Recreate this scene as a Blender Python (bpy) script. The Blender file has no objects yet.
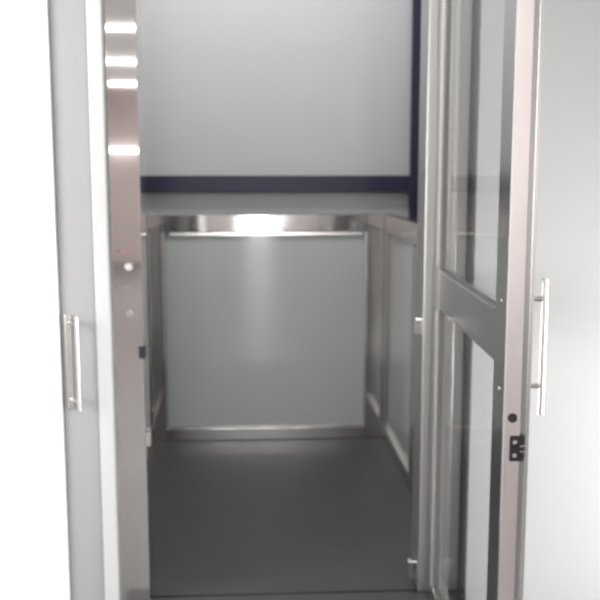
import bpy, bmesh, math, random
from mathutils import Vector, Matrix

S = bpy.context.scene
COL = S.collection
R = math.radians

# ------------------------------------------------------------------ helpers
class MB:
    """collects boxes, cylinders and tubes and links them as one mesh"""
    def __init__(self):
        self.bm = bmesh.new()
    def box(self, x0, x1, y0, y1, z0, z1, bev=0.0, seg=2):
        t = bmesh.new()
        bmesh.ops.create_cube(t, size=1)
        for v in t.verts:
            v.co = Vector(((x0 + x1) / 2 + v.co.x * (x1 - x0), (y0 + y1) / 2 + v.co.y * (y1 - y0), (z0 + z1) / 2 + v.co.z * (z1 - z0)))
        if bev:
            bmesh.ops.bevel(t, geom=t.edges[:], offset=bev, segments=seg, affect='EDGES', profile=0.5)
        self._add(t)
        return self
    def cyl(self, p0, p1, r, n=40, bev=0.0, r2=None):
        p0, p1 = Vector(p0), Vector(p1)
        d = p1 - p0
        t = bmesh.new()
        bmesh.ops.create_cone(t, cap_ends=True, segments=n, radius1=r, radius2=r if r2 is None else r2, depth=d.length)
        if bev:
            es = [e for e in t.edges if abs(e.verts[0].co.z - e.verts[1].co.z) < 1e-6]
            bmesh.ops.bevel(t, geom=es, offset=bev, segments=2, affect='EDGES', profile=0.5)
        q = Vector((0, 0, 1)).rotation_difference(d.normalized())
        m = Matrix.Translation((p0 + p1) / 2) @ q.to_matrix().to_4x4()
        bmesh.ops.transform(t, matrix=m, verts=t.verts)
        self._add(t)
        return self
    def prism(self, pts, y0, y1):
        """outline in X/Z, thickness along Y"""
        t = bmesh.new()
        a = [t.verts.new((x, y0, z)) for x, z in pts]
        b = [t.verts.new((x, y1, z)) for x, z in pts]
        t.faces.new(a); t.faces.new(b[::-1])
        n = len(pts)
        for i in range(n):
            t.faces.new((a[i], b[i], b[(i + 1) % n], a[(i + 1) % n]))
        bmesh.ops.recalc_face_normals(t, faces=t.faces)
        self._add(t)
        return self
    def frame(self, x0, x1, z0, z1, w, y0, y1):
        """rectangular ring in X/Z"""
        self.box(x0, x0 + w, y0, y1, z0, z1); self.box(x1 - w, x1, y0, y1, z0, z1)
        self.box(x0 + w, x1 - w, y0, y1, z0, z0 + w); self.box(x0 + w, x1 - w, y0, y1, z1 - w, z1)
        return self
    def _add(self, t):
        me = bpy.data.meshes.new('tmp'); t.to_mesh(me); t.free()
        self.bm.from_mesh(me); bpy.data.meshes.remove(me)
    def build(self, name, m, parent=None, smooth=True):
        me = bpy.data.meshes.new(name)
        self.bm.to_mesh(me); self.bm.free()
        me.materials.append(m)
        o = bpy.data.objects.new(name, me); COL.objects.link(o)
        if smooth:
            for p in me.polygons: p.use_smooth = True
            me.set_sharp_from_angle(angle=R(13))
        o.parent = parent
        return o

def tag(o, label=None, cat=None, group=None, kind=None):
    if label: o['label'] = label
    if cat: o['category'] = cat
    if group: o['group'] = group
    if kind: o['kind'] = kind
    return o
def empty(name, loc, rz=0.0):
    o = bpy.data.objects.new(name, None); COL.objects.link(o)
    o.location = loc; o.rotation_euler = (0, 0, rz); o.empty_display_size = 0.05
    return o
def struct(name, mb, m):
    return tag(mb.build(name, m), kind='structure')

# ---------------------------------------------------------------- materials
def principled(name, col, rough=0.5, metal=0.0, spec=0.5):
    m = bpy.data.materials.new(name); m.use_nodes = True
    n = m.node_tree.nodes; b = n['Principled BSDF']
    b.inputs['Base Color'].default_value = (*col, 1)
    b.inputs['Roughness'].default_value = rough
    b.inputs['Metallic'].default_value = metal
    b.inputs['Specular IOR Level'].default_value = spec
    return m, m.node_tree, b
def paint(name, col, rough=0.5, var=0.03, bump=0.05, scale=60, spec=0.5):
    m, t, b = principled(name, col, rough, 0, spec)
    tc = t.nodes.new('ShaderNodeTexCoord')
    no = t.nodes.new('ShaderNodeTexNoise'); no.inputs['Scale'].default_value = 3; no.inputs['Detail'].default_value = 4
    t.links.new(tc.outputs['Object'], no.inputs['Vector'])
    mr = t.nodes.new('ShaderNodeMapRange'); mr.inputs['To Min'].default_value = 1 - var; mr.inputs['To Max'].default_value = 1 + var
    t.links.new(no.outputs['Fac'], mr.inputs['Value'])
    mx = t.nodes.new('ShaderNodeVectorMath'); mx.operation = 'SCALE'; mx.inputs[0].default_value = col
    t.links.new(mr.outputs[0], mx.inputs['Scale']); t.links.new(mx.outputs[0], b.inputs['Base Color'])
    if bump:
        n2 = t.nodes.new('ShaderNodeTexNoise'); n2.inputs['Scale'].default_value = scale; n2.inputs['Detail'].default_value = 3
        t.links.new(tc.outputs['Object'], n2.inputs['Vector'])
        bp = t.nodes.new('ShaderNodeBump'); bp.inputs['Strength'].default_value = bump; bp.inputs['Distance'].default_value = 0.002
        t.links.new(n2.outputs['Fac'], bp.inputs['Height']); t.links.new(bp.outputs[0], b.inputs['Normal'])
    return m
def steel(name, col, rough=0.2, stretch=(2, 2, 150), bump=0.03, wave=0.0):
    """brushed stainless steel: fine streaks along the grain"""
    m, t, b = principled(name, col, rough, 1.0)
    tc = t.nodes.new('ShaderNodeTexCoord'); mp = t.nodes.new('ShaderNodeMapping')
    mp.inputs['Scale'].default_value = stretch
    t.links.new(tc.outputs['Object'], mp.inputs['Vector'])
    no = t.nodes.new('ShaderNodeTexNoise'); no.inputs['Scale'].default_value = 4; no.inputs['Detail'].default_value = 5
    t.links.new(mp.outputs[0], no.inputs['Vector'])
    mr = t.nodes.new('ShaderNodeMapRange'); mr.inputs['To Min'].default_value = rough * 0.8; mr.inputs['To Max'].default_value = rough * 1.25
    t.links.new(no.outputs['Fac'], mr.inputs['Value']); t.links.new(mr.outputs[0], b.inputs['Roughness'])
    bp = t.nodes.new('ShaderNodeBump'); bp.inputs['Strength'].default_value = bump; bp.inputs['Distance'].default_value = 0.0004
    t.links.new(no.outputs['Fac'], bp.inputs['Height'])
    last = bp
    if wave:
        w = t.nodes.new('ShaderNodeTexNoise'); w.inputs['Scale'].default_value = 5; w.inputs['Detail'].default_value = 1
        t.links.new(tc.outputs['Object'], w.inputs['Vector'])
        b2 = t.nodes.new('ShaderNodeBump'); b2.inputs['Strength'].default_value = wave; b2.inputs['Distance'].default_value = 0.01
        t.links.new(w.outputs['Fac'], b2.inputs['Height']); t.links.new(bp.outputs[0], b2.inputs['Normal']); last = b2
    t.links.new(last.outputs[0], b.inputs['Normal'])
    return m
def glass(name, tint=(0.93, 0.95, 0.94), ior=1.5, gain=1.0):
    """thin architectural pane: clear transmission with a Fresnel reflection"""
    m = bpy.data.materials.new(name); m.use_nodes = True
    t = m.node_tree; t.nodes.clear()
    out = t.nodes.new('ShaderNodeOutputMaterial'); mix = t.nodes.new('ShaderNodeMixShader')
    tr = t.nodes.new('ShaderNodeBsdfTransparent'); tr.inputs[0].default_value = (*tint, 1)
    gl = t.nodes.new('ShaderNodeBsdfGlossy'); gl.inputs['Roughness'].default_value = 0.02
    fr = t.nodes.new('ShaderNodeFresnel'); fr.inputs[0].default_value = ior
    mu = t.nodes.new('ShaderNodeMath'); mu.operation = 'MULTIPLY'; mu.inputs[1].default_value = gain; mu.use_clamp = True
    ge = t.nodes.new('ShaderNodeNewGeometry'); io = t.nodes.new('ShaderNodeMapRange')
    io.inputs['To Min'].default_value = ior; io.inputs['To Max'].default_value = 1 / ior     # same pane from either face
    t.links.new(ge.outputs['Backfacing'], io.inputs['Value']); t.links.new(io.outputs[0], fr.inputs[0])
    t.links.new(fr.outputs[0], mu.inputs[0]); t.links.new(mu.outputs[0], mix.inputs[0])
    t.links.new(tr.outputs[0], mix.inputs[1]); t.links.new(gl.outputs[0], mix.inputs[2]); t.links.new(mix.outputs[0], out.inputs[0])
    return m
def emit(name, col, s):
    m = bpy.data.materials.new(name); m.use_nodes = True
    t = m.node_tree; t.nodes.clear()
    out = t.nodes.new('ShaderNodeOutputMaterial'); e = t.nodes.new('ShaderNodeEmission')
    e.inputs[0].default_value = (*col, 1); e.inputs[1].default_value = s
    t.links.new(e.outputs[0], out.inputs[0])
    return m

M_WHITE = paint('white_paint', (0.86, 0.87, 0.88), 0.55)
M_TRIM = paint('white_trim_paint', (0.58, 0.575, 0.57), 0.35)
M_GREY = paint('pale_grey_paint', (0.37, 0.365, 0.365), 0.35)
M_RWALL = paint('light_grey_wall_paint', (0.44, 0.437, 0.435), 0.5)
M_REAR = paint('rose_wall_paint', (0.62, 0.535, 0.525), 0.6)
M_SHAFT = paint('shaft_grey_paint', (0.52, 0.52, 0.52), 0.42, spec=0.5)
M_NAVY = paint('navy_frame_paint', (0.018, 0.016, 0.045), 0.4, bump=0)
M_FLOOR = paint('landing_floor_vinyl', (0.17, 0.168, 0.168), 0.25, 0.08)
M_CEIL = paint('ceiling_paint', (0.8, 0.8, 0.8), 0.7)
M_PANEL = paint('satin_grey_laminate', (0.54, 0.56, 0.55), 0.08, 0.03, bump=0)
M_POST = steel('brushed_steel_post', (0.69, 0.655, 0.64), 0.035, (60, 60, 1.5), 0.004, 0.006)
M_RAIL = steel('brushed_steel_rail', (0.55, 0.54, 0.53), 0.08, (1.5, 60, 60), 0.01, 0.12)
M_DOOR = steel('brushed_steel_door', (0.52, 0.51, 0.50), 0.22, (60, 60, 1.5), 0.03)
M_JAMB = steel('satin_steel_jamb', (0.46, 0.45, 0.44), 0.42, (60, 60, 1.5), 0.02)
M_EDGE = steel('pale_steel_edge', (0.80, 0.72, 0.71), 0.30, (60, 60, 1.5), 0.02)
M_BAR = steel('polished_steel_bar', (0.88, 0.84, 0.81), 0.2, (60, 60, 1.5), 0.01)
M_GLASS = glass('door_glass', (0.975, 0.98, 0.975), gain=0.45)
M_WGLASS = glass('window_glass', (0.97, 0.98, 0.98))
M_GASKET = paint('dark_rubber', (0.09, 0.09, 0.09), 0.6, bump=0)
M_BLACK = paint('black_plastic', (0.012, 0.010, 0.014), 0.35, bump=0)
M_RED = paint('faded_red_ink', (0.36, 0.17, 0.20), 0.5, bump=0)
M_INK = paint('faded_grey_ink', (0.27, 0.25, 0.25), 0.5, bump=0)
M_TUBE = emit('fluorescent_tube', (1.0, 0.98, 0.95), 13)
M_SHTUBE = emit('shaft_tube', (1.0, 1.0, 1.0), 10)

def deck_material():
    m, t, b = principled('dark_studded_rubber', (0.05, 0.052, 0.055), 0.45)
    tc = t.nodes.new('ShaderNodeTexCoord')
    v = t.nodes.new('ShaderNodeTexVoronoi'); v.inputs['Scale'].default_value = 260
    n = t.nodes.new('ShaderNodeTexNoise'); n.inputs['Scale'].default_value = 7; n.inputs['Detail'].default_value = 6
    t.links.new(tc.outputs['Object'], v.inputs['Vector']); t.links.new(tc.outputs['Object'], n.inputs['Vector'])
    r = t.nodes.new('ShaderNodeValToRGB')
    r.color_ramp.elements[0].color = (0.034, 0.034, 0.035, 1); r.color_ramp.elements[1].color = (0.052, 0.052, 0.053, 1)
    t.links.new(n.outputs['Fac'], r.inputs[0]); t.links.new(r.outputs[0], b.inputs['Base Color'])
    bp = t.nodes.new('ShaderNodeBump'); bp.inputs['Strength'].default_value = 0.25; bp.inputs['Distance'].default_value = 0.001
    t.links.new(v.outputs['Distance'], bp.inputs['Height']); t.links.new(bp.outputs[0], b.inputs['Normal'])
    return m
M_DECK = deck_material()

# ------------------------------------------------------------------ setting
WY = 2.555                   # front face of the plastered wall around the recessed doorway
FY = 2.65                    # front face of the landing wall
CX0, CX1, CY0, CH = -2.2, 2.0, -8.0, 2.5
struct('floor', MB().box(CX0 - .1, CX1 + .1, CY0 - .1, FY - 0.001, -0.12, 0), M_FLOOR)
struct('ceiling', MB().box(CX0 - .1, CX1 + .1, CY0 - .1, FY, CH, CH + .1), M_CEIL)
# landing wall: bright white part left, light grey part right, lintel above the opening
m = MB().box(CX0 - .1, -0.541, WY - 0.012, 2.77, 0, CH, 0.003)
struct('wall_front_left', m, M_WHITE)
struct('wall_front_right', MB().box(0.648, CX1 + .1, WY, 2.77, 0, CH), M_RWALL)
struct('wall_front_lintel', MB().box(-0.540, 0.647, WY, 2.77, 2.12, CH), M_RWALL)
# narrow white trim between grey leaf and steel post
struct('trim_1', MB().box(-0.4395, -0.3975, WY - 0.004, 2.77, 0, 2.118, 0.004), M_TRIM)
# corridor side walls with a daylight opening each
def wall_open(name, x0, x1, ya, yb, wy0, wy1, wz0, wz1, m):
    b = MB()
    b.box(x0, x1, ya, wy0, 0, CH); b.box(x0, x1, wy1, yb, 0, CH)
    b.box(x0, x1, wy0, wy1, wz1, CH)
    if wz0 > 0: b.box(x0, x1, wy0, wy1, 0, wz0)
    return struct(name, b, m)
wall_open('wall_left', CX0 - .1, CX0, CY0, WY - .013, 0.1, 1.9, 0.7, 2.2, M_WHITE)
wall_open('wall_right', CX1, CX1 + .1, CY0, WY - .001, 1.5, 2.4, 0.0, 0.95, M_RWALL)
# rear wall with a glazed door
b = MB(); DX0, DX1 = -0.10, 0.44
b.box(CX0 - .1, DX0, CY0 - .1, CY0, 0, CH); b.box(DX1, CX1 + .1, CY0 - .1, CY0, 0, CH); b.box(DX0, DX1, CY0 - .1, CY0, 2.1, CH)
struct('wall_rear', b, M_REAR)
struct('door_1', MB().frame(DX0, DX1, 0.0, 2.1, 0.05, CY0 - .07, CY0 - .03), M_TRIM)
dp = MB().box(DX0 + .05, DX1 - .05, CY0 - .055, CY0 - .047, 0.05, 2.05).build('door_pane', M_WGLASS, bpy.data.objects['door_1'])
def side_window(name, x, y0, y1, z0, z1):
    f = MB()
    for a, c in ((y0, y0 + .05), (y1 - .05, y1)): f.box(x - .02, x + .02, a, c, z0, z1)
    for a, c in ((z0, z0 + .05), (z1 - .05, z1)): f.box(x - .02, x + .02, y0 + .05, y1 - .05, a, c)
    o = struct(name, f, M_TRIM)
    MB().box(x - .004, x + .004, y0 + .05, y1 - .05, z0 + .05, z1 - .05).build('window_pane', M_WGLASS, o)
side_window('window_1', CX0 - .05, 0.1, 1.9, 0.7, 2.2)
side_window('window_2', CX1 + .05, 1.5, 2.4, 0.0, 0.95)

# lift shaft
SX0, SX1, SY, SH = -0.75, 0.90, 4.46, 3.2
struct('wall_back', MB().box(SX0 - .1, SX1 + .1, SY, SY + .1, -0.2, SH), M_SHAFT)
struct('wall_shaft_left', MB().box(SX0 - .1, SX0, 2.772, SY, -0.2, SH), M_SHAFT)
struct('wall_shaft_right', MB().box(SX1, SX1 + .1, 2.772, SY, -0.2, SH), M_SHAFT)
struct('wall_shaft_front', MB().box(SX0 - .1, SX1 + .1, 2.65, 2.77, CH + .1, SH), M_SHAFT)
struct('ceiling_shaft', MB().box(SX0 - .1, SX1 + .1, 2.65, SY + .1, SH, SH + .1), M_SHAFT)
struct('floor_shaft', MB().box(SX0 - .1, SX1 + .1, 2.55, SY + .1, -0.3, -0.2), M_FLOOR)
# threshold strip in the doorway
struct('trim_2', MB().box(-0.316, 0.516, FY + 0.016, 2.7795, -0.12, -0.0002), M_DECK)

struct('trim_3', MB().box(-0.390, 0.640, 2.46, FY - .003, 0.0, 0.0025), M_DECK)

# navy frame of the shaft
fr = empty('shaft_frame', (0, SY, 0))
tag(fr, 'navy blue steel shaft frame with level beam and upright behind the platform', 'frame')
def local(mb, name, m, parent):
    o = mb.build(name, m, parent); o.matrix_parent_inverse = parent.matrix_basis.inverted(); return o
local(MB().box(SX0 + .001, 0.789, 4.42, 4.459, 1.209, 1.289, 0.003), 'beam', M_NAVY, fr)
local(MB().box(0.789, 0.833, 4.42, 4.459, -0.199, SH - .001, 0.003), 'upright', M_NAVY, fr)
local(MB().box(0.833, 0.899, 4.42, 4.459, 1.209, 1.289, 0.003), 'beam', M_NAVY, fr)

# ---------------------------------------------------------- lift platform
pf = empty('lift_platform', (0.085, 3.55, 0))
tag(pf, 'open lift platform with dark rubber floor and waist high steel framed grey panels', 'lift platform')
PX0, PX1, PYF, PYB = -0.49, 0.66, 2.80, 4.34
local(MB().box(PX0, PX1, PYF - .02, PYB, -0.06, 0.0), 'deck', M_DECK, pf)
Y0, Y1 = 4.30, 4.34
# back wall
local(MB().box(PX0, -0.417, Y0, Y1, 0, 1.11, 0.004), 'corner_post', M_POST, pf)
local(MB().box(0.563, PX1, Y0, Y1, 0, 1.11, 0.004), 'corner_post', M_RAIL, pf)
tr = local(MB().box(-0.425, 0.563, Y0 - .006, Y1 - .002, 1.022, 1.108, 0.006), 'top_rail', M_RAIL, pf)
local(MB().box(-0.417, 0.563, Y0 - .004, Y1 - .002, 0.0, 0.062, 0.004), 'bottom_rail', M_RAIL, pf)
local(MB().box(-0.417, 0.563, Y0 + .008, Y1 - .008, 0.062, 1.022, 0.002), 'infill_panel', M_PANEL, pf)
local(MB().box(-0.385, 0.540, Y0 - .001, Y0 + .008, 1.008, 1.022).box(-0.417, -0.405, Y0 - .001, Y0 + .008, 0.062, 1.022)
      .box(0.551, 0.563, Y0 - .001, Y0 + .008, 0.062, 1.022).box(-0.405, 0.551, Y0 - .001, Y0 + .008, 0.062, 0.072), 'glazing_bead', M_BAR, pf)
# side walls
for sx in (1, -1):
    xa, xb = (0.645, 0.685) if sx > 0 else (-0.53, -0.49)
    nm = M_DOOR
    local(MB().box(xa, xb, PYF, Y0 - .008, 1.022, 1.11, 0.004), 'side_rail', nm, pf)
    local(MB().box(xa, xb, PYF, Y0 - .008, -0.0, 0.062, 0.004), 'side_rail', nm, pf)
    for (a, c) in ((4.20, 4.292), (3.44, 3.545), (PYF, PYF + .09)):
        local(MB().box(xa, xb, a, c, 0.062, 1.022, 0.004), 'stile', nm, pf)
    for (a, c) in ((3.545, 4.20), (PYF + .09, 3.44)):
        local(MB().box(xa + .012, xb - .012, a, c, 0.062, 1.022, 0.002), 'infill_panel', M_PANEL, pf)
    xi = xa if sx > 0 else xb - .010
    local(MB().box(xi, xi + .010, 3.545, 4.20, 0.062, 0.078), 'glazing_bead', M_BAR, pf)

# ---------------------------------------------------------- steel post, controls
PY = 2.585                   # front face of the post
def sx_(x): return x * PY / FY
def sz_(z): return 1.307 + (z - 1.307) * PY / FY
cp = empty('control_post', (-0.353, PY + .05, 0))
tag(cp, 'brushed stainless steel control post with small push button left of the lift opening', 'post')
local(MB().box(-0.3965, -0.309, PY, 2.70, 0, 2.118, 0.0022, 2), 'post_body', M_POST, cp)
def disc_part(name, x, z, r, d, m, parent, n=40, bev=0.001):
    return local(MB().cyl((x, PY, z), (x, PY - d, z), r, n, bev), name, m, parent)
bt = disc_part('button_ring', sx_(-0.355), sz_(1.031), 0.0125, 0.003, M_JAMB, cp)
disc_part('push_button', sx_(-0.355), sz_(1.031), 0.0085, 0.007, M_EDGE, bt)
kx, kz = sx_(-0.356), sz_(0.894)
ks = disc_part('key_switch', kx, kz, 0.0085, 0.003, M_JAMB, cp)
c, s_ = math.cos(R(-40)), math.sin(R(-40))
pts = [(kx + u * c - w * s_, kz + u * s_ + w * c) for u, w in ((-.011, -.003), (.011, -.003), (.011, .003), (-.011, .003))]
local(MB().prism(pts, PY - .0045, PY - .003), 'key_slot', M_INK, ks)
mk = MB()
for i in range(4):                                   # faded marks above the button
    x = sx_(-0.388) + i * .0075
    mk.box(x, x + .0058, PY - .0006, PY, sz_(1.073), sz_(1.085) if i % 2 else sz_(1.081))
local(mk, 'red_marking', M_RED, cp)
mk = MB()
for i in range(6):                                   # faded marks below it
    x = sx_(-0.388) + i * .0062
    mk.box(x, x + .0040, PY - .0006, PY, sz_(0.968), sz_(0.975))
local(mk, 'grey_marking', M_INK, cp)
local(MB().box(-0.3250, -0.3060, PY - .004, PY + .03, sz_(0.757), sz_(0.795), 0.0015), 'door_contact', M_BLACK, cp)
local(MB().box(-0.309, -0.303, PY + .05, PY + .075, 0.49, 0.53, 0.002), 'latch_keeper', M_EDGE, cp)

# pale grey leaf with a bar handle
gl = empty('grey_door_leaf', (-0.49, WY + .02, 0))
tag(gl, 'narrow pale grey door leaf with slim vertical handle beside the steel post', 'door leaf')
local(MB().box(-0.5385, -0.4405, WY + .002, WY + .04, 0.004, 2.112, 0.003), 'leaf_panel', M_GREY, gl)
hd = local(MB().cyl((-0.487, WY - .040, 0.635), (-0.487, WY - .040, 0.905), 0.0045, 36, .001), 'handle', M_BAR, gl)
for z in (0.884, 0.660):
    local(MB().cyl((-0.487, WY - .040, z), (-0.516, WY - .003, z), 0.004, 36), 'handle_mount', M_RAIL, hd)
local(MB().box(-0.527, -0.509, WY - .005, WY + .002, 0.632, 0.906, 0.002), 'handle_plate', M_BAR, gl)

# right jamb of the doorway
jb = empty('door_jamb', (0.595, FY + .05, 0))
tag(jb, 'wide stainless steel door jamb on the right side of the lift opening', 'door jamb')
local(MB().box(0.517, 0.647, FY - .006, 2.77, 0, 2.118, 0.006, 3), 'jamb_body', M_JAMB, jb)
local(MB().box(0.494, 0.517, FY + .002, FY + .03, 0.817, 0.870, 0.003), 'latch_keeper', M_POST, jb)
local(MB().box(0.487, 0.517, FY + .002, FY + .03, 0.040, 0.098, 0.003), 'latch_keeper', M_POST, jb)

# ---------------------------------------------------------- open glass door
ang = math.atan2(-1.0, -0.05)
gd = empty('glass_door', (0.5446, FY - .010, 0), ang)
tag(gd, 'steel framed glass door of the lift standing open on the right', 'door')
DW, DH, T = 0.935, 2.06, 0.050
ST, X0 = 0.090, 0.006
def dpart(mb, name, m, parent=gd):
    return mb.build(name, m, parent)
dpart(MB().box(X0, ST + .005, 0, T, 0.012, DH, 0.003), 'hinge_stile', M_DOOR)
cs = dpart(MB().box(DW - ST - .012, DW, 0, T, 0.012, DH, 0.003), 'closing_stile', M_DOOR)
dpart(MB().box(ST + .005, DW - ST - .012, 0.002, T - .002, 0.918, 1.026, 0.003), 'middle_rail', M_DOOR)
dpart(MB().box(ST + .005, DW - ST - .012, 0.002, T - .002, 0.012, 0.058, 0.003), 'bottom_rail', M_DOOR)
dpart(MB().box(ST + .005, DW - ST - .012, 0.002, T - .002, DH - .09, DH, 0.003), 'top_rail', M_DOOR)
gx0, gx1 = ST + .005, DW - ST - .012
for z0, z1 in ((0.058, 0.918), (1.026, DH - .09)):
    p = dpart(MB().box(gx0, gx1, 0.010, 0.018, z0, z1), 'glass_pane', M_GLASS)
    dpart(MB().frame(gx0, gx1, z0, z1, 0.005, 0.008, 0.020), 'gasket', M_GASKET, p)
    # bright bead along the hinge side of the pane
    dpart(MB().box(gx0 - .012, gx0 + .002, -.0045, .002, z0 + .01, z1 - .01, .001), 'glazing_bead', M_BAR, p)
# closing edge: pale face plate, dark groove, bright outer lip
dpart(MB().box(DW, DW + .004, 0.001, 0.033, 0.014, DH - .002, 0.0015), 'edge_plate', M_EDGE, cs)
dpart(MB().box(DW, DW + .003, T - .006, T + .002, 0.014, DH - .002, 0.001), 'edge_lip', M_BAR, cs)
lk = dpart(MB().cyl((DW + .003, .017, .826), (DW + .007, .017, .826), 0.0095, 40, .001), 'lock_cylinder', M_BLACK)
lp = dpart(MB().box(DW + .003, DW + .009, .013, .042, .738, .790, .002), 'latch_plate', M_BLACK)
for z in (.778, .751):
    dpart(MB().cyl((DW + .009, .022, z), (DW + .0105, .022, z), .0045, 36), 'screw', M_BAR, lp)
dpart(MB().box(DW + .009, DW + .014, .031, .042, .757, .762, .001).box(DW + .009, DW + .014, .031, .042, .768, .773, .001), 'latch_tongue', M_RAIL, lp)
hb = dpart(MB().cyl((0.862, T + .043, .812), (0.862, T + .043, 1.094), .0065, 36, .001), 'bar_handle', M_BAR)
for z in (1.052, 0.872):
    dpart(MB().cyl((0.862, T - .001, z), (0.862, T + .043, z), .005, 36), 'handle_mount', M_RAIL, hb)
    dpart(MB().cyl((0.886, .001, z), (0.886, -.002, z), .005, 36, .001), 'through_bolt', M_DOOR, cs)
dpart(MB().box(0.845, 0.879, T, T + .014, .812, 1.088, .003), 'handle_plate', M_EDGE, hb)
for z in (0.25, 1.05, 1.85):
    dpart(MB().cyl((-.002, T / 2 + .020, z - .045), (-.002, T / 2 + .020, z + .045), .0075, 36, .001), 'hinge', M_RAIL)

# ---------------------------------------------------------- lamps
def ceiling_lamp(x, y, z, label, L=1.3, tube=None, cat='lamp'):
    r = empty('ceiling_lamp', (x, y, z)); tag(r, label, cat, 'tube lamps on the corridor ceiling')
    MB().box(-L / 2, L / 2, -.025, .025, -.02, 0, .003).build('housing', M_TRIM, r)
    MB().cyl((-L / 2 + .03, 0, -.031), (L / 2 - .03, 0, -.031), .010, 40).build('tube', tube or M_TUBE, r)
    return r
ceiling_lamp(-0.95, -2.46, CH, 'white tube lamp on the corridor ceiling nearest the camera')
ceiling_lamp(-0.95, -4.76, CH, 'white tube lamp on the corridor ceiling, middle one of three')
ceiling_lamp(-1.25, -7.20, CH, 'white tube lamp on the corridor ceiling nearest the rear wall')
wl = empty('added_wall_lamp', (-1.80, CY0, 1.61))  # added unseen lamp, makes the lowest highlight on the steel post
tag(wl, 'added unseen short tube lamp on the rear wall, for a highlight on the post', 'lamp')
MB().box(-.36, .36, 0.0, .03, -.03, .03, .003).build('housing', M_TRIM, wl)
MB().cyl((-.33, .042, 0), (.33, .042, 0), .013, 40).build('tube', M_TUBE, wl)
def area(name, loc, rot, sx, sy, e, col=(1, 1, 1), spread=180):
    l = bpy.data.lights.new(name, 'AREA'); l.shape = 'RECTANGLE'; l.size = sx; l.size_y = sy; l.energy = e; l.color = col
    l.spread = R(spread)
    o = bpy.data.objects.new(name, l); COL.objects.link(o); o.location = loc; o.rotation_euler = rot
    return o
# daylight through the left window, the low right window and the rear door
area('daylight_left', (CX0 - .25, 1.0, 1.45), (0, R(-90), 0), 1.5, 1.8, 78, (1.0, 0.99, 0.985))
area('daylight_right', (CX1 + .25, 1.95, 0.47), (0, R(90), 0), 0.9, 0.9, 45)
area('daylight_rear', (0.17, CY0 - .3, 1.05), (R(90), 0, 0), 0.44, 2.0, 35)
# unseen fill added over the corridor, and a lamp added at the shaft head
area('corridor_fill', (0.1, 0.4, CH - .02), (0, 0, 0), 1.2, 0.6, 14, (1, 0.98, 0.96))
area('corridor_fill', (0.1, -4.5, CH - .02), (0, 0, 0), 1.2, 1.2, 110, (1, 0.98, 0.965))  # added to brighten the rear corridor that the steel reflects
area('shaft_light', (0.0, 3.6, SH - .05), (0, 0, 0), 0.9, 0.3, 19)  # added out of view to brighten the upper back wall

# ---------------------------------------------------------- world, camera
w = bpy.data.worlds.new('world'); S.world = w; w.use_nodes = True
w.node_tree.nodes['Background'].inputs[0].default_value = (1, 1, 1, 1)
w.node_tree.nodes['Background'].inputs[1].default_value = 1.0

cam = bpy.data.cameras.new('camera'); co = bpy.data.objects.new('camera', cam); COL.objects.link(co)
co.location = (0, 0, 1.307); co.rotation_euler = (R(90 - 8.1), 0, R(-3.18))
cam.sensor_width = 36; cam.lens = 54; cam.clip_start = 0.02
cam.dof.use_dof = True; cam.dof.focus_distance = 1.0; cam.dof.aperture_fstop = 10
S.camera = co
S.view_settings.view_transform = 'Standard'; S.view_settings.look = 'None'
S.view_settings.exposure = 0.75; S.view_settings.gamma = 1; S.view_settings.use_curve_mapping = False
S.cycles.use_denoising = True
S.cycles.max_bounces = 10; S.cycles.glossy_bounces = 6; S.cycles.transparent_max_bounces = 12
S.cycles.caustics_reflective = False; S.cycles.caustics_refractive = False
S.cycles.sample_clamp_indirect = 4
